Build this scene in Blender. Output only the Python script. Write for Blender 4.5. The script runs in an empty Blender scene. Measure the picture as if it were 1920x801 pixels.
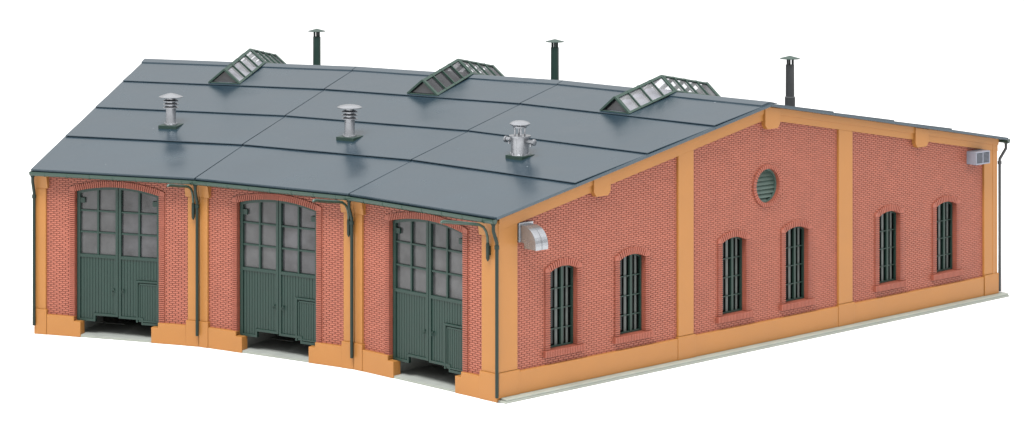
import bpy, bmesh, math, random
from math import sin, cos, pi, sqrt, asin, atan2, radians
from mathutils import Vector, geometry
random.seed(7)
C = bpy.context.scene.collection

# ------------------------------------------------------------------ plan of the shed
A = 0.22064            # angle of one bay
R = 30.226             # radius of the door front
L = 27.0               # depth of the shed
W = 2*R*sin(A/2)       # width of one door bay
OV, OVB, OVS, OVL = 0.32, 0.32, 0.29, 0.03
SR, ZR, ZE, ZB = 13.13, 8.82, 6.16, 6.36
MF = (ZR-ZE)/(SR+OV); MB = (ZR-ZB)/(L+OVB-SR)
def roof_z(s): return ZR-(SR-s)*MF if s < SR else ZR-(s-SR)*MB
def P(k, s, z=0.0, lat=0.0):
    t = k*A
    return Vector((-R+(R+s)*cos(t)+sin(t)*lat, (R+s)*sin(t)-cos(t)*lat, z))
class Frame:
    def __init__(s, o, e, n): s.o, s.e, s.n = Vector(o), Vector(e).normalized(), Vector(n).normalized()
    def __call__(s, u, o, z): return s.o + s.e*u + s.n*o + Vector((0, 0, z))
def front(k):
    a, b = P(k, 0), P(k+1, 0); t = (k+.5)*A
    return Frame(a, b-a, (-cos(t), -sin(t), 0))
def rear(k):
    a, b = P(k, L), P(k+1, L); t = (k+.5)*A
    return Frame(a, b-a, (cos(t), sin(t), 0))
SIDE = Frame((0, 0, 0), (1, 0, 0), (0, -1, 0))
LEFT = Frame(P(3, 0), (cos(3*A), sin(3*A), 0), (-sin(3*A), cos(3*A), 0))
class BayFrame:            # local frame on the roof of a bay: s = depth, e = across
    def __init__(self, k):
        t = (k+.5)*A; self.b = Vector((cos(t), sin(t), 0)); self.e = Vector((-sin(t), cos(t), 0))
    def __call__(self, s, e, z): return Vector((-R, 0, 0)) + self.b*((R+s)*cos(A/2)) + self.e*e + Vector((0, 0, z))

# ------------------------------------------------------------------ materials
def mat(name, col, rough=.5, metal=0., spec=.5, noise=0., nscale=8., bump=0., bscale=60., var=0., specks=False):
    m = bpy.data.materials.new(name); m.use_nodes = True
    nt = m.node_tree; b = nt.nodes['Principled BSDF']
    b.inputs['Base Color'].default_value = (*col, 1); b.inputs['Roughness'].default_value = rough
    b.inputs['Metallic'].default_value = metal; b.inputs['Specular IOR Level'].default_value = spec
    tc = nt.nodes.new('ShaderNodeTexCoord')
    def nz(scale, detail=4):
        n = nt.nodes.new('ShaderNodeTexNoise'); n.inputs['Scale'].default_value = scale; n.inputs['Detail'].default_value = detail
        nt.links.new(tc.outputs['Object'], n.inputs['Vector']); return n
    cur = None
    if noise > 0:
        n = nz(nscale); mr = nt.nodes.new('ShaderNodeMapRange')
        mr.inputs['From Min'].default_value = .3; mr.inputs['From Max'].default_value = .7
        mr.inputs['To Min'].default_value = 1-noise; mr.inputs['To Max'].default_value = 1+noise
        nt.links.new(n.outputs['Fac'], mr.inputs['Value'])
        v = nt.nodes.new('ShaderNodeVectorMath'); v.operation = 'SCALE'; v.inputs[0].default_value = col
        nt.links.new(mr.outputs['Result'], v.inputs['Scale']); cur = v.outputs[0]
        r2 = nt.nodes.new('ShaderNodeMapRange'); r2.inputs['To Min'].default_value = max(.02, rough-.07); r2.inputs['To Max'].default_value = rough+.07
        nt.links.new(n.outputs['Fac'], r2.inputs['Value']); nt.links.new(r2.outputs['Result'], b.inputs['Roughness'])
    if var > 0:
        at = nt.nodes.new('ShaderNodeAttribute'); at.attribute_name = 'tone'
        mr = nt.nodes.new('ShaderNodeMapRange'); mr.inputs['To Min'].default_value = 1-var; mr.inputs['To Max'].default_value = 1+var
        nt.links.new(at.outputs['Fac'], mr.inputs['Value'])
        v = nt.nodes.new('ShaderNodeVectorMath'); v.operation = 'SCALE'
        if cur: nt.links.new(cur, v.inputs[0])
        else: v.inputs[0].default_value = col
        nt.links.new(mr.outputs['Result'], v.inputs['Scale']); cur = v.outputs[0]
    if specks:      # the odd grain of dust on the plastic
        vo = nt.nodes.new('ShaderNodeTexVoronoi'); vo.inputs['Scale'].default_value = .9
        nt.links.new(tc.outputs['Object'], vo.inputs['Vector'])
        lt = nt.nodes.new('ShaderNodeMath'); lt.operation = 'LESS_THAN'; lt.inputs[1].default_value = .022
        nt.links.new(vo.outputs['Distance'], lt.inputs[0])
        mx = nt.nodes.new('ShaderNodeMix'); mx.data_type = 'RGBA'
        nt.links.new(lt.outputs[0], mx.inputs[0])
        if cur: nt.links.new(cur, mx.inputs[6])
        else: mx.inputs[6].default_value = (*col, 1)
        mx.inputs[7].default_value = (.3, .32, .34, 1); cur = mx.outputs[2]
    if cur: nt.links.new(cur, b.inputs['Base Color'])
    if bump > 0:
        n = nz(bscale, 3); bp = nt.nodes.new('ShaderNodeBump'); bp.inputs['Strength'].default_value = bump; bp.inputs['Distance'].default_value = .01
        nt.links.new(n.outputs['Fac'], bp.inputs['Height']); nt.links.new(bp.outputs['Normal'], b.inputs['Normal'])
    return m
M = dict(
    brick_trim=mat('moulded brick trim', (.268, .080, .052), .45, spec=.3, noise=.05, nscale=1.2, var=.13),
    brick=mat('brick red plastic', (.312, .102, .067), .45, spec=.3, noise=.05, nscale=1.2, var=.06),
    mortar=mat('brick joint', (.135, .036, .023), .6, noise=.05),
    orange=mat('ochre plastic', (.320, .139, .035), .42, spec=.35, noise=.03, nscale=.8, bump=.15, bscale=9),
    green=mat('dark green plastic', (.0105, .0300, .0235), .40, spec=.36, noise=.06, nscale=2),
    gutter=mat('gutter green plastic', (.017, .044, .032), .34, noise=.08, nscale=2),
    sky_frame=mat('skylight green plastic', (.020, .046, .035), .4, noise=.06),
    roof=mat('blue grey roofing plastic', (.015, .030, .043), .25, spec=.5, noise=.05, nscale=.7, bump=.06, bscale=14, specks=True),
    silver=mat('silver paint', (.30, .31, .33), .26, metal=.75, noise=.05, nscale=3, bump=.03, bscale=16),
    casing=mat('lilac grey plastic', (.19, .20, .24), .4, noise=.05),
    grey=mat('pale grey green plastic', (.25, .27, .237), .5, noise=.06, nscale=1.5),
    floor=mat('grey floor plastic', (.30, .32, .30), .5, noise=.08, nscale=1.5),
    inner=mat('inner wall plastic', (.10, .10, .095), .7, noise=.08),
    pane=mat('frosted clear pane', (.053, .054, .056), .16, spec=.4, noise=.3, nscale=1.6, bump=.2, bscale=7),
    pane_mottled=mat('mottled clear pane', (.030, .030, .033), .10, noise=.95, nscale=1.15, bump=.2, bscale=7, specks=True),
    pane_dark=mat('dark clear pane', (.030, .031, .036), .12, noise=.5, nscale=2.2, bump=.2, bscale=7),
    glass=mat('window glazing', (.004, .005, .005), .08, spec=.3, noise=.3, nscale=3, bump=.25, bscale=5),
    win_bar=mat('window bar green', (.013, .033, .026), .38, spec=.35, noise=.05),
    win_fin_lit=mat('inner bar painted lit', (.062, .074, .070), .4, noise=.12, nscale=4),  # pale tone paints in the lit side faces of the deep green bars
    louvre=mat('grey green louvre', (.062, .10, .085), .4, noise=.05),
    pipe=mat('very dark green plastic', (.0075, .019, .0145), .42, spec=.3, noise=.05),
    grille=mat('grey grille', (.11, .12, .145), .4),
    charcoal=mat('charcoal plastic', (.030, .032, .034), .42, noise=.08),
    paper=mat('white studio table', (.92, .92, .92), .8),
)

def glassmat(name, tint, alpha, rough=.12):
    m = bpy.data.materials.new(name); m.use_nodes = True
    nt = m.node_tree; b = nt.nodes['Principled BSDF']
    b.inputs['Base Color'].default_value = (*tint, 1); b.inputs['Roughness'].default_value = rough
    tr = nt.nodes.new('ShaderNodeBsdfTransparent'); tr.inputs['Color'].default_value = (.9, .9, .92, 1)
    mx = nt.nodes.new('ShaderNodeMixShader'); mx.inputs[0].default_value = alpha
    tc = nt.nodes.new('ShaderNodeTexCoord'); n = nt.nodes.new('ShaderNodeTexNoise'); n.inputs['Scale'].default_value = 2.5
    nt.links.new(tc.outputs['Object'], n.inputs['Vector'])
    mr = nt.nodes.new('ShaderNodeMapRange'); mr.inputs['To Min'].default_value = alpha-.2; mr.inputs['To Max'].default_value = min(1, alpha+.2)
    nt.links.new(n.outputs['Fac'], mr.inputs['Value']); nt.links.new(mr.outputs['Result'], mx.inputs[0])
    nt.links.new(tr.outputs[0], mx.inputs[1]); nt.links.new(b.outputs[0], mx.inputs[2])
    nt.links.new(mx.outputs[0], nt.nodes['Material Output'].inputs['Surface'])
    return m
_nt = M['roof'].node_tree; _bp = [n for n in _nt.nodes if n.type == 'BUMP'][0]
_w = _nt.nodes.new('ShaderNodeTexNoise'); _w.inputs['Scale'].default_value = .30; _w.inputs['Detail'].default_value = 1.5
_nt.links.new([n for n in _nt.nodes if n.type == 'TEX_COORD'][0].outputs['Object'], _w.inputs['Vector'])
_b2 = _nt.nodes.new('ShaderNodeBump'); _b2.inputs['Strength'].default_value = 1; _b2.inputs['Distance'].default_value = .11     # sheets are moulded slightly wavy
_nt.links.new(_w.outputs['Fac'], _b2.inputs['Height']); _nt.links.new(_b2.outputs['Normal'], _bp.inputs['Normal'])
_b = _nt.nodes['Principled BSDF']; _b.inputs['IOR'].default_value = 1.66; _b.inputs['Specular Tint'].default_value = (.88, .96, 1, 1)
M['sky_pane'] = glassmat('skylight clear pane', (.40, .40, .42), .36)
M['sky_pane_clear'] = glassmat('clear skylight pane', (.55, .55, .57), .2)
M['sky_pane_dark'] = glassmat('smoky skylight pane', (.022, .023, .027), .8)

# ------------------------------------------------------------------ mesh builder
class MB_:
    def __init__(s): s.v, s.f, s.t = [], [], []
    def add(s, vs, fs, tone=.5):
        n = len(s.v); s.v += [tuple(v) for v in vs]; s.f += [tuple(i+n for i in f) for f in fs]; s.t += [tone]*len(fs)
    def hexa(s, a, tone=.5, noback=False):       # 8 corners: four of one face, four of the opposite one
        fs = [(0, 1, 2, 3), (7, 6, 5, 4), (0, 4, 5, 1), (1, 5, 6, 2), (2, 6, 7, 3), (3, 7, 4, 0)]
        s.add(a, fs, tone)
    def box(s, F, u0, u1, o0, o1, z0, z1, tone=.5):
        s.hexa([F(u0, o0, z0), F(u1, o0, z0), F(u1, o0, z1), F(u0, o0, z1), F(u0, o1, z0), F(u1, o1, z0), F(u1, o1, z1), F(u0, o1, z1)], tone)
    def prism(s, F, poly, o0, o1, tone=.5):      # poly in (u, z), extruded across o
        n = len(poly)
        s.add([F(u, o0, z) for u, z in poly]+[F(u, o1, z) for u, z in poly],
              [tuple(range(n)), tuple(range(2*n-1, n-1, -1))]+[(i, (i+1) % n, n+(i+1) % n, n+i) for i in range(n)], tone)
    def plate(s, F, outer, holes, o0, o1):       # wall plate with openings
        loops = [outer]+holes; flat = [p for l in loops for p in l]; n = len(flat)
        tris = geometry.tessellate_polygon([[Vector((u, z, 0)) for u, z in l] for l in loops])
        fs = [tuple(t) for t in tris]+[tuple(i+n for i in reversed(t)) for t in tris]
        b = 0
        for l in loops:
            m = len(l); fs += [(b+i, b+(i+1) % m, n+b+(i+1) % m, n+b+i) for i in range(m)]; b += m
        s.add([F(u, o0, z) for u, z in flat]+[F(u, o1, z) for u, z in flat], fs)
    def tube(s, pts, r, n=12, caps=True):
        pts = [Vector(p) for p in pts]; rs = r if isinstance(r, (list, tuple)) else [r]*len(pts)
        rings = []; ref = None
        for i, p in enumerate(pts):
            d = (pts[min(i+1, len(pts)-1)]-pts[max(i-1, 0)]).normalized()
            if ref is None: ref = Vector((0, 0, 1)) if abs(d.z) < .9 else Vector((1, 0, 0))
            x = d.cross(ref).normalized(); y = x.cross(d).normalized(); ref = y
            rings.append([p+(x*cos(2*pi*j/n)+y*sin(2*pi*j/n))*rs[i] for j in range(n)])
        fs = []
        for i in range(len(pts)-1):
            fs += [(i*n+j, i*n+(j+1) % n, (i+1)*n+(j+1) % n, (i+1)*n+j) for j in range(n)]
        if caps: fs += [tuple(range(n)), tuple(range(len(pts)*n-1, (len(pts)-1)*n-1, -1))]
        s.add([v for g in rings for v in g], fs)
    def lathe(s, c, prof, n=28):                 # prof: (r, z) upward about a vertical axis at c
        c = Vector(c); vs = []; fs = []
        for r, z in prof: vs += [c+Vector((r*cos(2*pi*j/n), r*sin(2*pi*j/n), z)) for j in range(n)]
        for i in range(len(prof)-1): fs += [(i*n+j, i*n+(j+1) % n, (i+1)*n+(j+1) % n, (i+1)*n+j) for j in range(n)]
        fs += [tuple(range(n)), tuple(range(len(prof)*n-1, (len(prof)-1)*n-1, -1))]
        s.add(vs, fs)
    def build(s, name, m, parent=None, bevel=0, smooth=False, label=None):
        me = bpy.data.meshes.new(name); me.from_pydata(s.v, [], s.f); me.validate()
        if len(me.polygons) == len(s.t):
            a = me.attributes.new('tone', 'FLOAT', 'FACE'); a.data.foreach_set('value', s.t)
        bm = bmesh.new(); bm.from_mesh(me); bmesh.ops.recalc_face_normals(bm, faces=bm.faces); bm.to_mesh(me); bm.free()
        me.materials.append(M[m]); o = bpy.data.objects.new(name, me); C.objects.link(o)
        if parent: o.parent = parent
        if bevel:
            b = o.modifiers.new('bevel', 'BEVEL'); b.width = bevel; b.segments = 2; b.limit_method = 'ANGLE'; b.angle_limit = radians(40)
        if smooth:
            me.shade_smooth()
            e = o.modifiers.new('edges', 'EDGE_SPLIT'); e.split_angle = radians(38)
        if label: o['label'] = label
        return o
def inside(p, poly):
    x, y = p; c = False; n = len(poly)
    for i in range(n):
        x1, y1 = poly[i]; x2, y2 = poly[i-1]
        if (y1 > y) != (y2 > y) and x < (x2-x1)*(y-y1)/(y2-y1)+x1: c = not c
    return c

# ------------------------------------------------------------------ brickwork
BW, BH = .24, .0735
O_BR, O_MO, O_IN = -.085, -.105, -.36       # brick face, joint, inside of the wall
def brick_wall(F, poly, holes, keepout, parent, label=None):
    """poly/holes in (u,z); bricks whose centre is in a keepout shape are left out (openings and their surrounds)"""
    w = MB_(); w.plate(F, poly, holes, O_IN, O_MO)
    root = w.build('brick_wall', 'mortar', parent, label=label)
    b = MB_()
    u0 = min(p[0] for p in poly); u1 = max(p[0] for p in poly); z0 = min(p[1] for p in poly); z1 = max(p[1] for p in poly)
    z = z0; row = 0
    while z < z1:
        u = u0-(BW/2 if row % 2 else 0)
        while u < u1:
            a, c = max(u+.015, u0), min(u+BW-.015, u1)
            cc = ((a+c)/2, z+BH/2)
            if c-a > .03 and inside(cc, poly) and not any(inside(cc, k) for k in keepout):
                j = random.uniform(-.0025, .0025)
                F_ = F
                s, e, zz, ze = a, c, z+.006, z+BH-.005
                ch = .006
                vs = [F(s, O_MO-.004, zz), F(e, O_MO-.004, zz), F(e, O_MO-.004, ze), F(s, O_MO-.004, ze),
                      F(s+ch, O_BR+j, zz+ch), F(e-ch, O_BR+j, zz+ch), F(e-ch, O_BR+j, ze-ch), F(s+ch, O_BR+j, ze-ch)]
                b.add(vs, [(4, 5, 6, 7), (0, 1, 5, 4), (1, 2, 6, 5), (2, 3, 7, 6), (3, 0, 4, 7)], random.random())
            u += BW
        z += BH; row += 1
    b.build('brick_courses', 'brick', root)
    return root
def arc(uc, crown, rad, half, n=14):
    zc = crown-rad; t = asin(half/rad)
    return [(uc+rad*sin(-t+2*t*i/n), zc+rad*cos(-t+2*t*i/n)) for i in range(n+1)]
def surround(name, F, uc, half, band, zb, spring, crown, oo, oi, parent, step=.085):
    """brick jambs and segmental arch round an opening"""
    m = MB_(); sag = crown-spring; rad = (half*half+sag*sag)/(2*sag); ro = rad+band; zc = crown-rad; th = asin(half/rad)
    for sg in (-1, 1):
        a, b = sorted((uc+sg*half, uc+sg*(half+band)))
        m.box(F, a+.008, b-.008, oi, oo-.05, zb, spring, .0)
        z = zb
        while z < spring-.01:
            z2 = min(z+BH, spring)
            m.box(F, a, b, oi-.005, oo, z+.014, z2-.011, random.uniform(.2, .6)); z += BH
        ox, oz = uc+sg*ro*sin(th), zc+ro*cos(th)
        sh = oz-.07
        m.prism(F, [(uc+sg*half, spring+.004), (ox-sg*.006, oz-.004), (uc+sg*(half+band), sh), (uc+sg*(half+band), spring+.004)], oi, oo, .55)
    n = max(6, int(2*th*(rad+band/2)/step)); g = .36/n*th
    back = [(uc+(rad+.008)*sin(-th+2*th*i/n), zc+(rad+.008)*cos(-th+2*th*i/n)) for i in range(n+1)]+[(uc+(ro-.008)*sin(th-2*th*i/n), zc+(ro-.008)*cos(th-2*th*i/n)) for i in range(n+1)]
    for i in range(n):
        q = [back[i], back[i+1], back[2*n-i], back[2*n+1-i]]; m.prism(F, q, oi, oo-.055, .0)
        a, b = -th+2*th*i/n+g, -th+2*th*(i+1)/n-g
        m.prism(F, [(uc+r_*sin(t), zc+r_*cos(t)) for r_, t in ((rad, a), (rad, b), (ro, b), (ro, a))], oi-.005, oo, random.uniform(.2, .6))
    return m.build(name, 'brick_trim', parent)
def opening(uc, half, zb, spring, crown, grow=0, n=12):
    sag = crown-spring; rad = (half*half+sag*sag)/(2*sag)
    top = arc(uc, crown+grow, rad+grow, half+grow*sin(asin(half/rad)), n)
    return [(uc-half-grow, zb-grow)]+([(uc-half-grow, spring)] if grow else [])+top+([(uc+half+grow, spring)] if grow else [])+[(uc+half+grow, zb-grow)]

# ------------------------------------------------------------------ the shed
shed = bpy.data.objects.new('engine_shed', None); C.objects.link(shed); shed.location = (0, 0, 0)
shed['label'] = 'red brick engine shed with ochre trim, three green door bays and a blue grey roof'
shed['category'] = 'building'

# base plate and floor
b = MB_()
pts = [P(0, .06, 0, .30), P(0, L+.36, 0, .30)] + [P(k, L+.36) for k in (1, 2, 3)] + [P(k, .0, 0) for k in (3, 2, 1, 0)]
n = len(pts); b.add([p for p in pts]+[p+Vector((0, 0, .065)) for p in pts], [tuple(range(n)), tuple(range(2*n-1, n-1, -1))]+[(i, (i+1) % n, n+(i+1) % n, n+i) for i in range(n)])
plate = b.build('base_plate', 'grey', shed, bevel=.015)
b = MB_(); b.box(SIDE, .12, L+.34, -.3, .28, .066, .135); b.build('plinth_ledge', 'grey', plate, bevel=.02)
for k in range(3):
    F = front(k)
    b = MB_(); b.box(F, 1.5, 5.2, -2.1, -.02, .066, .085); b.box(F, 1.5, 2.6, -9, -2.14, .066, .10); b.box(F, 4.0, 5.2, -9, -2.14, .066, .10)
    b.build('floor_slab', 'floor', plate, bevel=.01)
    for x0, x1 in ((5.02, 5.2), (1.44, 1.6)): b = MB_(); b.box(F, x0, x1, -2.5, -.37, .086, .8); b.build('inner_curb', 'floor', plate)

# --- door front of every bay
DC, DH = W/2, 1.70            # door centre and half width
DS, DT = 5.36, 5.59           # springing and crown of the door arch
for k in range(3):
    F = front(k)
    top = 6.02
    first, last = k == 0, k == 2
    pl = .74 if first else .46           # pilaster widths at the two ends of the bay
    pr = .46 if last else .36
    hole = opening(DC, DH+.02, .0, DS, DT+.0)
    wall = [(.02, .0), (DC-DH-.02, 0)]+hole[1:-1]+[(DC+DH+.02, 0), (W-.02, 0), (W-.02, top), (.02, top)]
    keep = [opening(DC, DH+.15, .0, DS+.02, DT+.13)]
    brick_wall(F, wall, [], keep+[[(0, 0), (W, 0), (W, .70), (0, .70)]], shed)
    surround('door_surround', F, DC, DH, .22, .57, DS, DT, -.035, -.33, shed)
    for u0, u1, corner, sg in ((0.0, pl, first, 1), (W-pr, W-.0, last, -1)):
        a, c = u0+.012*(sg > 0), u1-.012*(sg < 0)
        m = MB_(); m.box(F, a, c, -.3, .0, .93, 5.42)
        w = .09
        # corbelled head: grows outwards below the eaves
        x0, x1 = (a, c+w) if sg > 0 else (a-w, c)
        m.hexa([F(x0, .025, 5.42), F(x1, .025, 5.42), F(x1, -.3, 5.42), F(x0, -.3, 5.42), F(x0, .15, 5.98), F(x1, .15, 5.98), F(x1, -.3, 5.98), F(x0, -.3, 5.98)])
        m.build('pilaster', 'orange', shed, bevel=.012)
        x0, x1 = (a, c+.05) if sg > 0 else (a-.05, c)
        m = MB_(); m.box(F, x0, x1, -.3, .055, .0, .93); m.build('pilaster_foot', 'orange', shed, bevel=.012)
    # stepped plinth each side of the door
    lo, hi = pl+.055, W-pr-.055
    m = MB_(); m.prism(F, [(lo, 0), (DC-DH+.27, 0), (DC-DH+.27, .57), (DC-DH-.0, .57), (DC-DH-.0, .745), (lo, .745)], -.33, .035)
    m.build('plinth', 'orange', shed, bevel=.012)
    m = MB_(); m.prism(F, [(hi, 0), (hi, .745), (DC+DH, .745), (DC+DH, .57), (DC+DH-.27, .57), (DC+DH-.27, 0)], -.33, .035)
    m.build('plinth', 'orange', shed, bevel=.012)

    # --- door: two leaves
    sag = DT-DS; rad = (DH*DH+sag*sag)/(2*sag); zc = DT-rad
    def ztop(u, d=0): return zc+sqrt((rad-d)**2-(u-DC)**2)
    OF, OB = -.20, -.32           # face and back of the leaves
    for sg in (-1, 1):
        e0, e1 = DC+sg*.012, DC+sg*(DH-.03)        # meeting edge, hinge edge
        low, mid, cut = .57, .79, DC+sg*.93
        if sg < 0: mid = .745
        def X(d): return e0+sg*d                     # distance from the meeting edge
        wid = DH-.042
        def span(a, c): return tuple(sorted((X(a), X(c))))
        GB = 3.04                                    # bottom of the glazing
        m = MB_()
        def slab(d0, d1, z0, z1, o1=OF, o0=OB, tone=.5): m.box(F, *span(d0, d1), o0, o1, z0, z1, tone)
        # stiles
        for d0, d1 in ((0, .10), (wid-.12, wid)):
            a, c = span(d0, d1); zb_ = mid if d0 == 0 else low
            m.prism(F, [(a, zb_), (c, zb_), (c, ztop(c, .01)), (a, ztop(a, .01))], OB, OF)
        # arched head
        a, c = span(0, wid); N = 10
        for i in range(N):
            p, q = a+(c-a)*i/N, a+(c-a)*(i+1)/N
            m.prism(F, [(p, ztop(p, .115)), (q, ztop(q, .115)), (q, ztop(q, .01)), (p, ztop(p, .01))], OB, OF+.002)
        slab(.10, wid-.12, GB-.11, GB, OF-.002)                       # lock rail
        cd = abs(cut-e0)
        slab(.10, cd+.06, mid, mid+.09, OF-.002); slab(cd, cd+.07, low, mid+.09, OF-.001); slab(cd, wid-.12, low, low+.09, OF-.002)
        # glazing bars
        mc = (wid-.02)/2
        a, c = span(mc-.035, mc+.035)
        m.prism(F, [(a, GB), (c, GB), (c, ztop(c, .1)), (a, ztop(a, .1))], OF-.11, OF-.02)
        for z in (3.86, 4.65): slab(.10, wid-.12, z-.03, z+.03, OF-.03, OF-.10)
        slab(wid-.30, wid-.11, 4.93, 5.12, OF-.02, OF-.1)              # hinge block
        # planks
        d = .10; pw = .118
        while d < wid-.13:
            d2 = min(d+pw, wid-.12)
            zb_ = mid+.08 if d2 <= cd+.02 else low+.08
            if sg > 0 or d2 < wid-.84 or True:
                if sg < 0 and d > wid-.95: zb_ = 2.2
                slab(d+.007, d2-.007, zb_, GB-.10, OF-.045, OB+.02)
            d = d2
        slab(.05, wid-.05, mid+.02, GB-.05, OF-.07, OB+.01)
        slab(cd+.02, wid-.05, low+.03, mid+.03, OF-.07, OB+.01)
        leaf = m.build('door', 'green', shed, bevel=.006)
        # panes
        m = MB_(); a, c = span(.05, wid-.05); N = 8
        poly = [(a, GB-.03), (c, GB-.03)]+[(c-(c-a)*i/N, ztop(c-(c-a)*i/N, .05)) for i in range(N+1)]
        m.prism(F, poly, OF-.125, OF-.115)
        dark = (sg < 0 and k == 2)
        m.build('pane', 'pane_mottled' if sg < 0 and k else 'pane', leaf)
        # ring handle
        m = MB_(); hx = X(.18); hz = 1.80
        ring = [F(hx+.05*sin(2*pi*i/12), OF+.015, hz-.07+.06*cos(2*pi*i/12)) for i in range(13)]
        m.tube(ring, .012, 6); m.tube([F(hx, OF-.05, hz), F(hx, OF+.02, hz)], .028, 8)
        m.build('handle', 'green', leaf)
        if sg < 0:   # wicket door
            m = MB_()
            w0, w1 = wid-.88, wid-.10
            m.box(F, *span(w0-.07, w0), OB, OF+.004, low+.08, 2.19); m.box(F, *span(w0-.07, w1), OB, OF+.006, 2.12, 2.19)
            m.box(F, *span(w0+.03, w1), OB, OF-.005, .68, .74); m.box(F, *span(w0+.03, w0+.08), OB, OF-.006, .68, 2.08); m.box(F, *span(w0+.03, w1), OB, OF-.006, 2.03, 2.085)
            d = w0+.08
            while d < w1-.02:
                m.box(F, *span(d+.006, min(d+.1, w1)-.006), OB, OF-.028, .73, 2.04); d += .1
            m.box(F, *span(w0+.03, w1), OB, OF-.045, .73, 2.04)
            wk = m.build('wicket_door', 'green', leaf, bevel=.005)
            # small latch is part of the wicket's own mesh outline

# --- right-hand gable wall
PIL = [(.0, .86), (8.55, 9.33), (17.22, 18.02), (26.12, 26.98)]
def under(s): return roof_z(s)-.11
def tz(s): return roof_z(s)-.60            # lower edge of the gable trim
WIN = [3.02, 6.32, 11.50, 14.90, 20.27, 23.77]
WH, WB, WS, WT = .63, 1.38, 3.97, 4.13
VC, VZ, VR = 13.29, 5.79, .625
def circle(c, z, r, n=32): return [(c+r*cos(2*pi*i/n), z+r*sin(2*pi*i/n)) for i in range(n)]
walls = []
for i in range(3):
    u0, u1 = PIL[i][1]-.1, PIL[i+1][0]+.1
    poly = [(u0, .14), (u1, .14), (u1, tz(u1)+.2)]+([(SR, tz(SR)+.2)] if u0 < SR < u1 else [])+[(u0, tz(u0)+.2)]
    holes = [opening(w, WH+.02, WB-.02, WS, WT+.02) for w in WIN if u0 < w < u1]
    keep = [opening(w, WH+.14, WB-.14, WS+.02, WT+.12) for w in WIN if u0 < w < u1]
    if i == 1: holes.append(circle(VC, VZ, VR+.02)); keep.append(circle(VC, VZ, VR+.1))
    keep.append([(u0, 0), (u1, 0), (u1, .8), (u0, .8)])
    walls.append(brick_wall(SIDE, poly, holes, keep, shed))
for j, (a, c) in enumerate(PIL):
    m = MB_(); m.prism(SIDE, [(a+.004, .965), (c, .965), (c, tz(c)), (a+.004, tz(a))], -.34, .0)
    m.build('pilaster', 'orange', shed, bevel=.012)
    m = MB_(); m.box(SIDE, a-.04 if 0 < j < 3 else a, c+(.07 if j < 3 else .05), -.34, .035, .137, .955)
    m.build('pilaster_foot', 'orange', shed, bevel=.012)
for i in range(3):
    m = MB_(); m.box(SIDE, PIL[i][1]+.075, PIL[i+1][0]-.045, -.34, .015, .137, .895); m.build('plinth', 'orange', shed, bevel=.014)
m = MB_()
m.prism(SIDE, [(.0, tz(0)), (SR, tz(SR)), (SR, under(SR)), (0, under(0))], -.34, .004)
m.prism(SIDE, [(SR, tz(SR)), (L, tz(L)), (L, under(L)), (SR, under(SR))], -.34, .0045)
trim = m.build('gable_trim', 'orange', shed)
m = MB_()
m.prism(SIDE, [(.0, under(0)-.24), (SR, under(SR)-.24), (SR, under(SR)), (0, under(0))], -.1, .052)
m.prism(SIDE, [(SR, under(SR)-.24), (L, under(L)-.24), (L, under(L)), (SR, under(SR))], -.1, .0525)
m.build('trim_band', 'orange', trim, bevel=.01)
for c in (4.70, 13.40, 22.06):
    m = MB_(); w = .40
    zb = tz(c)-.24 if abs(c-SR) > 1 else tz(c)-.30
    t0, t1 = under(c-w)-.012, under(c+w)-.012
    poly = [(c-w, zb+.16), (c-w+.12, zb), (c+w-.12, zb), (c+w, zb+.16), (c+w, t1)]+([(SR, under(SR)-.012)] if abs(c-SR) < w else [])+[(c-w, t0)]
    m.prism(SIDE, poly, -.1, .105); m.build('corbel', 'orange', trim, bevel=.012)

# windows of the gable wall
for w in WIN:
    m = MB_(); F = SIDE; OW = -.24; sag = WT-WS; rad = (WH*WH+sag*sag)/(2*sag); zc = WT-rad
    def wt(u, d=0): return zc+sqrt((rad-d)**2-(u-w)**2)
    a, c = w-WH, w+WH
    for p, q in ((a, a+.05), (c-.07, c)): m.prism(F, [(p, WB), (q, WB), (q, wt(q, .005)), (p, wt(p, .005))], OW-.08, OW)
    N = 10
    for i in range(N):
        p, q = a+(c-a)*i/N, a+(c-a)*(i+1)/N
        m.prism(F, [(p, wt(p, .06)), (q, wt(q, .06)), (q, wt(q, .003)), (p, wt(p, .003))], OW-.08, OW+.002)
    m.box(F, a+.05, c-.07, OW-.08, OW-.002, WB, WB+.055)
    cw = w+.12
    m.prism(F, [(cw-.075, WB+.05), (cw+.04, WB+.05), (cw+.04, wt(cw, .05)), (cw-.075, wt(cw, .05))], OW-.09, OW+.005)
    for z in (WB+.62, WB+1.29, WB+1.97): m.box(F, a+.05, c-.07, OW-.04, OW-.004, z-.017, z+.017)
    win = m.build('window', 'win_bar', shed, bevel=.005)
    m = MB_()
    for x, h in ((w-.12, .065), (w+.39, .05)):
        m.prism(F, [(x-h, WB+.03), (x+h, WB+.03), (x+h, wt(x+h, .03)), (x-h, wt(x-h, .03))], OW-.105, OW-.055)
    m.build('inner_bar', 'win_fin_lit', win, bevel=.02)
    m = MB_(); m.prism(F, opening(w, WH-.005, WB+.005, WS-.002, WT-.006), OW-.13, OW-.115); m.build('pane', 'glass', win)
    surround('window_surround', F, w, WH, .225, WB, WS, WT, -.035, -.345, win, .098)
    m = MB_()                                  # rowlock sill
    x0, x1 = w-.93, w+.93; m.box(F, x0+.01, x1-.01, -.3, .015, WB-.215, WB-.012, .1)
    n = 24
    for i in range(n):
        p = x0+(x1-x0)*i/n; q = x0+(x1-x0)*(i+1)/n
        m.box(F, p+.012, q-.012, -.3, .045, WB-.225, WB-.004, random.uniform(.2, .6))
    m.build('sill', 'brick_trim', win)
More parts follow.
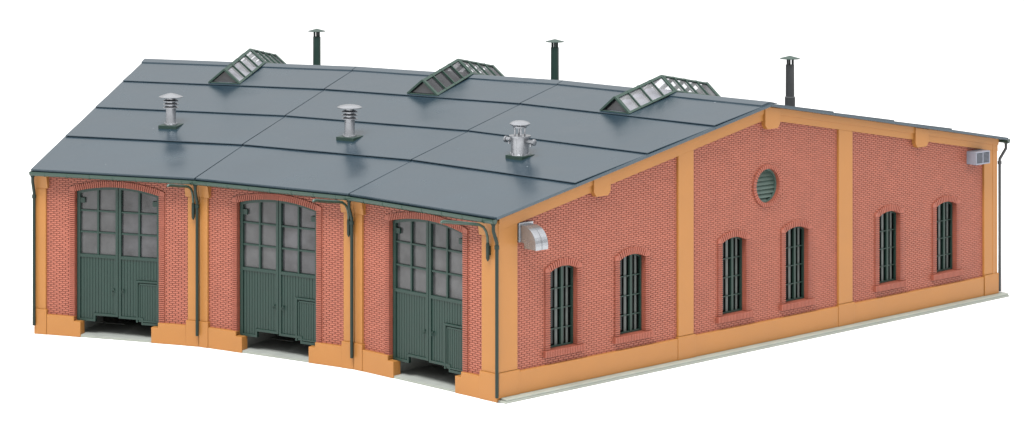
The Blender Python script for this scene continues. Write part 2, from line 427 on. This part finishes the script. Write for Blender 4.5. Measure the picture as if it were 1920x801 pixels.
# round vent in the gable
m = MB_(); n = 44; F = SIDE
for i in range(n):
    a, c = 2*pi*i/n+.024, 2*pi*(i+1)/n-.024
    m.prism(F, [(VC+r*cos(t), VZ+r*sin(t)) for r, t in ((VR, a), (VR, c), (.775, c), (.775, a))], -.3, -.02, random.uniform(.2, .6))
    a, c = 2*pi*i/n, 2*pi*(i+1)/n
    m.prism(F, [(VC+r*cos(t), VZ+r*sin(t)) for r, t in ((VR+.008, a), (VR+.008, c), (.765, c), (.765, a))], -.3, -.05, .0)
ring = m.build('round_vent', 'brick_trim', shed)
m = MB_()
for i in range(8):
    z = VZ-VR+.02+i*.155; h = min(abs(z-VZ), VR-.02); zz = z+.07; d = min(VR-.01, max(abs(z-VZ), abs(zz+.04-VZ)))
    x = sqrt(max(.0, VR**2-d**2))
    if x > .05: m.hexa([F(VC-x, -.20, z), F(VC+x, -.20, z), F(VC+x, -.29, z+.13), F(VC-x, -.29, z+.13), F(VC-x, -.215, z-.01), F(VC+x, -.215, z-.01), F(VC+x, -.305, z+.11), F(VC-x, -.305, z+.11)])
pp = circle(VC, VZ, VR-.0, 36); qq = circle(VC, VZ, VR-.05, 36)
for i in range(36): m.prism(F, [pp[i-1], pp[i], qq[i], qq[i-1]], -.3, -.17)
m.prism(F, circle(VC, VZ, VR, 36), -.33, -.31)
m.build('louvre', 'louvre', ring)

# --- walls away from the camera
for F, ln, kind in ((LEFT, L, 'l'),):
    m = MB_(); m.prism(F, [(.3, 0.07), (ln-.3, .07), (ln-.3, under(ln-.3)-.02), (SR, under(SR)-.02), (.3, under(.3)-.02)], -.33, -.06)
    lw = m.build('brick_wall', 'brick', shed)
    for a, c in PIL:
        m = MB_(); m.prism(F, [(a+.02, .07), (c-.02, .07), (c-.02, under(c)-.02), (a+.02, under(a)-.02)], -.28, -.0); m.build('pilaster', 'orange', shed, bevel=.012)
for k in range(3):
    F = rear(k); WR = 2*(R+L)*sin(A/2); top = 6.22
    m = MB_(); m.box(F, .05, WR-.05, -.34, -.08, .07, top); m.build('brick_wall', 'brick', shed)
    for a, c in ((.02, .8), (WR-.8, WR-.02)):
        m = MB_(); m.box(F, a, c, -.33, .0, .07, top); m.build('pilaster', 'orange', shed, bevel=.012)
    m = MB_(); m.box(F, .82, WR-.82, -.33, .02, .07, .88); m.build('plinth', 'orange', shed, bevel=.012)

# --- roof
SEAM = [-OV, 3.28, 6.75, 10.15, SR]
RSEAM = [L+OVB, L+OVB-3.55, L+OVB-7.1, L+OVB-10.65, SR]
for k in range(3):
    la = OVS if k == 0 else -.012
    lb = -OVL if k == 2 else .012
    m = MB_()
    def slab(s0, s1, lift0, lift1, th, la=la, lb=lb):
        q = [(k, s0, roof_z(s0)+lift0, la-.01*(k > 0)), (k+1, s0, roof_z(s0)+lift0, lb+.01*(k < 2)), (k+1, s1, roof_z(s1)+lift1, lb), (k, s1, roof_z(s1)+lift1, la)]
        m.hexa([P(*x) for x in q]+[P(x[0], x[1], x[2]-th, x[3]) for x in q])
    for S in (SEAM, RSEAM):
        for i in range(4):
            s0, s1 = S[i], S[i+1]
            slab(s0, s1, 0, 0, .085)
            if i: slab(s0, s1+(.1 if s1 > s0 else -.1)*(i < 3), (.060 if S is SEAM else .05), .008, (.034 if S is SEAM else .08), la-.07*(k == 0), lb+.04*(k == 2))
    for s0, s1 in ((-OV+.02, SR), (L+OVB-.02, SR)): slab(s0, s1, -.075, -.075, .03, OVS-.01 if k == 0 else 0, -OVL+.01 if k == 2 else 0)
    # ridge cap
    roof = m.build('roof', 'roof', shed, bevel=.012)
    m = MB_(); prof = [(SR-.42, roof_z(SR-.42)+.0), (SR-.42, roof_z(SR-.42)+.055), (SR-.03, ZR+.065), (SR+.03, ZR+.065), (SR+.42, roof_z(SR+.42)+.055), (SR+.42, roof_z(SR+.42)+.03), (SR, ZR-.02)]
    n = len(prof)
    m.add([P(k, s, z, la-.10 if k == 0 else la) for s, z in prof]+[P(k+1, s, z, lb) for s, z in prof], [tuple(range(n)), tuple(range(2*n-1, n-1, -1))]+[(i, (i+1) % n, n+(i+1) % n, n+i) for i in range(n)])
    m.build('ridge_cap', 'roof', roof, bevel=.01)

    # gutters
    for s, z, F in ((-OV-.06, ZE-.13, front(k)), (L+OVB+.06, ZB-.13, rear(k))):
        m = MB_(); a = P(k, s, z, .26 if k == 0 else 0); c = P(k+1, s, z, -.02 if k == 2 else 0)
        nn = 10
        d = (c-a); out = F.n; up = Vector((0, 0, 1)); Lg = d.length; d.normalize()
        outer = [out*-.11+up*.055]+[(out*(-cos(pi*i/nn))*.11+up*(-sin(pi*i/nn))*.11) for i in range(nn+1)]+[out*.11+up*.055]; nn += 2; inner = [v*.82 for v in reversed(outer)]
        pr_ = outer+inner; q = len(pr_)
        m.add([a+v for v in pr_]+[c+v for v in pr_], [(i, (i+1) % q, q+(i+1) % q, q+i) for i in range(q)]+[tuple(range(q)), tuple(range(2*q-1, q-1, -1))])
        t = .45
        while t < Lg:     # joint straps
            g = [v*1.10 for v in outer]+[v*.98 for v in reversed(outer)]; o0 = a+d*t
            m.add([o0+v for v in g]+[o0+d*.035+v for v in g], [(i, (i+1) % q, q+(i+1) % q, q+i) for i in range(q)]+[tuple(range(q)), tuple(range(2*q-1, q-1, -1))])
            t += .92
        for o0 in (a, c-d*.02):   # end stops
            m.add([o0+v for v in outer]+[o0+d*.02+v for v in outer], [tuple(range(nn+1)), tuple(range(2*nn+1, nn, -1))]+[(i, i+1, nn+2+i, nn+1+i) for i in range(nn)])
        m.build('gutter', 'gutter', shed, smooth=False)

# downpipes
def pipe(k, s0, zt, lat, s1, zb, lat1, m_='pipe'):
    m = MB_(); a = P(k, s0, 0, lat); c = P(k, s1, 0, lat1)
    v = lambda p, z: (p.x, p.y, z)
    m.tube([v(a, zt), v(a, zt-.22), v(a, zt-.30), v(c, zt-.72), v(c, zt-.82), v(c, zb)], .058, 12)
    m.tube([v(a, zt+.02), v(a, zt-.1)], .085, 12); m.tube([v(c, zt-.80), v(c, zt-.92)], .082, 12)
    return m.build('downpipe', m_, shed, smooth=True)
pipe(0, -.34, 5.98, .13, -.13, .18, .07)
pipe(1, -.34, 5.98, .02, -.16, .42, .0)
pipe(2, -.34, 5.98, .02, -.16, .42, .0)
pipe(3, -.34, 5.98, .05, -.13, .33, .03)
pipe(0, L+OVB+.06, ZB-.15, .12, L+.13, .2, .0, 'charcoal')

# wall lamps
for k in range(3):
    F = front(k); u = (.36, .17, .19)[k]
    m = MB_()
    m.lathe(F(u, .12, 4.66), [(.02, -.05), (.04, 0), (.06, .03), (.062, .5), (.05, .56), (.03, .6)], 14)
    m.box(F, u-.03, u+.03, 0, .12, 4.8, 5.1)
    body = m.build('wall_lamp', 'pipe', shed, smooth=True)
    m = MB_(); pts = [(.12, 5.2), (.13, 5.40), (.20, 5.60), (.33, 5.76), (.55, 5.87), (.85, 5.93), (1.5, 6.04), (2.2, 6.17)]
    m.tube([F(u, o, z) for o, z in pts], [.045, .045, .045, .045, .048, .055, .06, .06], 10); m.build('arm', 'gutter', body, smooth=True)
    m = MB_(); m.tube([F(u, 2.18, 6.165), F(u, 2.22, 6.172), F(u, 2.36, 6.18), F(u, 2.40, 6.15)], [.056, .062, .056, .03], 12); m.build('lamp_head', 'gutter', body, smooth=True)

# --- ridge skylights
for k in range(3):
    B = BayFrame(k); hw, hh = .69, .62; s0 = 10.32; ec = -.04
    HW = [(-1, s0, SR), (1, 2*SR-s0+.05, SR)]
    m = MB_(); pn = {-1: MB_(), 1: MB_()}
    def bar(p, q, w, t, nrm):
        p, q = Vector(p), Vector(q); d = (q-p).normalized(); x = d.cross(nrm).normalized()*w/2; y = nrm.normalized()*t/2
        m.hexa([p-x-y, p+x-y, p+x+y, p-x+y, q-x-y, q+x-y, q+x+y, q-x+y])
    ens = []
    for half, sa, sb in HW:
        fa, fb = roof_z(sa), roof_z(sb)+.02
        for sg in (-1, 1):
            b0, b1 = B(sa, ec+sg*hw, fa+.05), B(sb, ec+sg*hw, fb+.05)
            t0, t1 = B(sa, ec, fa+hh), B(sb, ec, fb+hh-.0)
            nrm = (b1-b0).cross(t0-b0); nrm.normalize()
            if nrm.z < 0: nrm = -nrm
            bar(b0+(t0-b0)*.06, b1+(t1-b1)*.05, .09, .06, nrm); bar(b0+(t0-b0)*.94, b1+(t1-b1)*.95, .09, .062, nrm)
            for i in range(5):
                f = i/4; w = .085 if i in (0, 4) else .042
                ff = f+(.06/3 if i == 0 else (-.06/3 if i == 4 else 0))
                p, q = b0+(b1-b0)*ff, t0+(t1-t0)*ff
                bar(p, q, w, .064 if i in (0, 4) else .09, nrm)
                if i in (1, 2, 3): bar(p-nrm*.09+(b1-b0)*.0, q-nrm*.09, .05, .05, nrm)
            pn[half].add([b0-nrm*.03, b1-nrm*.03, t1-nrm*.03, t0-nrm*.03], [(0, 1, 2, 3)])
        # gable ends
        if True:
            l_, r_, t_ = B(sa, ec-hw, fa+.05), B(sa, ec+hw, fa+.05), B(sa, ec, fa+hh)
            nn_ = B.b*half
            bar(l_, t_, .08, .09, nn_); bar(r_, t_, .08, .092, nn_); bar(B(sa, ec-hw, fa+.06), B(sa, ec+hw, fa+.06), .06, .05, nn_)
            ins = -nn_*.10
            en = MB_(); en.add([l_+ins, r_+ins, t_+ins]+[v-nn_*.01 for v in (l_+ins, r_+ins, t_+ins)], [(0, 1, 2), (5, 4, 3), (0, 3, 4, 1), (1, 4, 5, 2), (2, 5, 3, 0)]); ens.append(en)
    sk = m.build('skylight', 'sky_frame', shed, bevel=.006)
    for h_ in (-1, 1): pn[h_].build('pane', ('sky_pane_dark' if k == 1 else 'sky_pane') if h_ == -1 else 'sky_pane_clear', sk)
    for en in ens: en.build('end_pane', 'pane_dark', sk)
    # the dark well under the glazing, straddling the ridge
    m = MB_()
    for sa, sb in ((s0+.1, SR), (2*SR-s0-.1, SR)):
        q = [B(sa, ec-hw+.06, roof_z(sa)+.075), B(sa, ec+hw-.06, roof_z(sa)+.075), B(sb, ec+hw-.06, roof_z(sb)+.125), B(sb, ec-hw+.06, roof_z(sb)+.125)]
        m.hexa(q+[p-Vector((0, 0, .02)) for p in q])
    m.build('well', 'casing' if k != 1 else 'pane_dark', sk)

# --- roof ventilators
def vent_base(k):
    B = BayFrame(k); m = MB_(); c = (4.58, 5.32); e = (-.41, .35); zt = roof_z(4.58)+.165
    q = [(c[0], e[0]), (c[1], e[0]), (c[1], e[1]), (c[0], e[1])]
    m.hexa([B(s, x, roof_z(s)-.02) for s, x in q]+[B(s, x, zt+(.02 if s > 5 else 0)) for s, x in q])
    return m, B, zt
for k in (1, 2):
    m, B, zt = vent_base(k); base = m.build('roof_vent', 'green', shed, bevel=.01, label='silver roof vent with stacked louvre rings and a wide conical cap')
    c = B(4.93, -.03, 0)
    m = MB_()
    m.lathe(c, [(.25, zt-.01), (.25, zt+.05), (.21, zt+.06), (.195, zt+.12), (.195, zt+.66)], 24)
    for j in range(4): t = pi/4+j*pi/2; m.lathe(c+Vector((.23*cos(t), .23*sin(t), 0)), [(.03, zt+.02), (.03, zt+.09), (.01, zt+.1)], 8)
    m.build('vent_pipe', 'silver', base, smooth=True)
    m = MB_()
    for j in range(3):
        z = zt+.66+j*.13
        m.lathe(c, [(.15, z+.03), (.31, z), (.31, z+.018), (.22, z+.065), (.15, z+.075)], 28)
    m.lathe(c, [(.17, zt+.6), (.17, zt+1.06)], 16)
    m.build('louvre_ring', 'silver', base, smooth=True)
    m = MB_(); z = zt+1.07
    m.lathe(c, [(.2, z-.02), (.465, z), (.47, z+.02), (.30, z+.085) , (.14, z+.135), (.02, z+.16)] if k == 2 else [(.2, z-.02), (.465, z), (.47, z+.025), (.37, z+.08), (.2, z+.115), (.02, z+.125)], 36)
    m.build('cap', 'silver', base, smooth=True)
m, B, zt = vent_base(0); base = m.build('roof_vent', 'green', shed, bevel=.01, label='silver roof vent with a drum, two side valves and a domed cap on posts')
c = B(4.93, -.03, 0)
m = MB_(); m.lathe(c, [(.34, zt-.01), (.34, zt+.04), (.32, zt+.05), (.32, zt+.62), (.385, zt+.63), (.39, zt+.69), (.2, zt+.695)], 32)
for j in range(6): t = j*pi/3; m.lathe(c+Vector((.33*cos(t), .33*sin(t), 0)), [(.04, zt+.0), (.04, zt+.09), (.01, zt+.1)], 8)
for j in range(4): t = pi/4+j*pi/2-.35; m.lathe(c+Vector((.31*cos(t), .31*sin(t), 0)), [(.018, zt+.05), (.018, zt+.6)], 6)
m.build('vent_drum', 'silver', base, smooth=True)
for j in range(4):
    m = MB_(); t = pi/4+j*pi/2+.25; m.lathe(c+Vector((.18*cos(t), .18*sin(t), 0)), [(.034, zt+.66), (.034, zt+1.02)], 10)
    m.build('post', 'silver', base, smooth=True)
m = MB_(); z = zt+.99; m.lathe(c, [(.17, z-.03), (.24, z-.02), (.245, z+.03), (.30, z+.05), (.37, z+.10), (.37, z+.12), (.30, z+.175), (.18, z+.215), (.02, z+.23)], 36); m.build('cap', 'silver', base, smooth=True)
for sg in (-1, 1):
    m = MB_(); z = zt+.50; q = lambda e, dz=0: B(4.93, -.03+sg*e, z+dz)
    m.tube([q(.30), q(.45)], .055, 12); m.tube([q(.42), q(.62)], .08, 14); m.tube([q(.60), q(.61), q(.68), q(.695)], [.085, .115, .115, .09], 16)
    m.tube([q(.50), q(.50, -.15)], .045, 10); m.build('valve', 'silver', base, smooth=True)

# --- chimneys on the rear slope
CH = [(21.2, -.33, 9.60), (21.2, -.26, 9.59), (21.2, -.04, 9.58)]
for k, (s, e, zt) in enumerate(CH):
    B = BayFrame(k); c = B(s, e, 0); z0 = roof_z(s)-.05; mt = 'charcoal' if k == 0 else 'green'
    m = MB_(); m.lathe(c, [(.235, z0), (.235, z0+.12), (.21, z0+.13), (.21, z0+.60 if k == 0 else z0+.3), (.178, z0+.63 if k == 0 else z0+.32), (.172, zt-.33), (.165, zt-.33)], 24)
    for j in range(3): t = j*2*pi/3+.9+k; m.lathe(c+Vector((.115*cos(t), .115*sin(t), 0)), [(.05, zt-.35), (.05, zt-.06)], 8)
    ch = m.build('chimney', mt, shed, smooth=True)
    m = MB_(); m.lathe(c, [(.12, zt-.11), (.40, zt-.09), (.405, zt-.075), (.2, zt-.02), (.02, zt+.03)], 32); m.build('cap', 'sky_frame', ch, smooth=True)

# --- elbow duct on the gable wall
m = MB_(); x0, x1 = .94, 1.50
m.box(SIDE, x0-.04, x1+.05, -.09, .03, 5.16, 5.80)
prof = []; ri, ro = .05, .62; yc, zc_ = .18, 5.11
outer = [(.02, zc_+ro)]+[(yc+ro*sin(t), zc_+ro*cos(t)) for t in [i*pi/2/10 for i in range(11)]]+[(yc+ro, 4.98)]
inner = [(yc+ri, 4.98)]+[(yc+ri*cos(t), zc_+ri*sin(t)) for t in [i*pi/2/4 for i in range(5)]]+[(.02, zc_+ri)]
pr_ = outer+inner; q = len(pr_)
for a, c in ((x0, (x0+x1)/2-.006), ((x0+x1)/2+.006, x1)):
    m.add([SIDE(a, o, z) for o, z in pr_]+[SIDE(c, o, z) for o, z in pr_], [tuple(range(q)), tuple(range(2*q-1, q-1, -1))]+[(i, (i+1) % q, q+(i+1) % q, q+i) for i in range(q)])
m.box(SIDE, x0+.02, x1-.02, .02, .6, 5.18, 5.5)
duct = m.build('ventilation_duct', 'silver', shed, bevel=.012)

# --- louvred box at the far end of the gable wall
m = MB_(); x0, x1, o1, z0, z1 = 25.10, 26.0, .37, 5.47, 5.98
m.box(SIDE, x0, x1, -.1, o1-.05, z0, z1)
for a, c, e, f in ((x0, x1, z0, z0+.05), (x0, x1, z1-.05, z1), (x0, x0+.05, z0+.05, z1-.05), (x1-.05, x1, z0+.05, z1-.05), ((x0+x1)/2-.025, (x0+x1)/2+.025, z0+.05, z1-.05)):
    m.box(SIDE, a, c, o1-.051, o1, e, f)
ac = m.build('ventilation_box', 'casing', shed, bevel=.01)
m = MB_()
for i in range(8):
    z = z0+.065+i*.05
    for a, c in ((x0+.055, (x0+x1)/2-.03), ((x0+x1)/2+.03, x1-.055)):
        m.hexa([SIDE(a, o1-.005, z), SIDE(c, o1-.005, z), SIDE(c, o1-.045, z+.035), SIDE(a, o1-.045, z+.035), SIDE(a, o1-.008, z-.01), SIDE(c, o1-.008, z-.01), SIDE(c, o1-.048, z+.025), SIDE(a, o1-.048, z+.025)])
m.build('louvre', 'grille', ac)

# ------------------------------------------------------------------ setting: white studio table
me = bpy.data.meshes.new('ground'); g = 1500
me.from_pydata([(-g, -g, -.006), (g, -g, -.006), (g, g, -.006), (-g, g, -.006)], [], [(0, 1, 2, 3)])
me.materials.append(M['paper']); gr = bpy.data.objects.new('ground', me); C.objects.link(gr); gr['kind'] = 'structure'

# ------------------------------------------------------------------ light
sc = bpy.context.scene
w = bpy.data.worlds.new('World'); sc.world = w; w.use_nodes = True
bg = w.node_tree.nodes['Background']; bg.inputs[0].default_value = (1, 1, 1, 1); bg.inputs[1].default_value = 1.0
nt = w.node_tree; tc = nt.nodes.new('ShaderNodeTexCoord'); sx = nt.nodes.new('ShaderNodeSeparateXYZ'); mr = nt.nodes.new('ShaderNodeMapRange')
mr.interpolation_type = 'SMOOTHSTEP'                      # white studio tent, brighter overhead than near the table
mr.inputs['From Min'].default_value = .36; mr.inputs['From Max'].default_value = .66; mr.inputs['To Min'].default_value = .80; mr.inputs['To Max'].default_value = 1.5
nt.links.new(tc.outputs['Generated'], sx.inputs[0]); nt.links.new(sx.outputs['Z'], mr.inputs['Value']); nt.links.new(mr.outputs['Result'], bg.inputs[1])
def softbox(name, direction, dist, size, power, col=(1, 1, 1)):
    l = bpy.data.lights.new(name, 'AREA'); l.shape = 'SQUARE'; l.size = size; l.energy = power; l.color = col
    o = bpy.data.objects.new(name, l); C.objects.link(o)
    ctr = Vector((12, 9, 3)); d = Vector(direction).normalized(); o.location = ctr+d*dist
    o.rotation_euler = (-d).to_track_quat('-Z', 'Y').to_euler()
softbox('key_softbox', (-.62, -.30, 1.05), 110, 40, 165000, (1, .99, .97))
softbox('fill_softbox', (.35, -.9, .8), 110, 60, 26000)

# ------------------------------------------------------------------ camera
cam = bpy.data.cameras.new('camera'); co = bpy.data.objects.new('camera', cam); C.objects.link(co)
co.location = (-52.944, -58.080, 19.488)
yaw = .886586
co.rotation_euler = (pi/2+.00128, 0, yaw-pi/2)
cam.sensor_width = 36; cam.lens = 4474.97/1920*36
cam.shift_x = (960-688.17)/1920; cam.shift_y = (-362.56-400.5)/1920
cam.clip_start = 1; cam.clip_end = 5000
sc.camera = co
sc.view_settings.view_transform = 'Standard'; sc.view_settings.look = 'None'; sc.view_settings.exposure = 0; sc.view_settings.gamma = 1
sc.render.resolution_x, sc.render.resolution_y = 1024, 427
sc.render.engine = 'CYCLES'
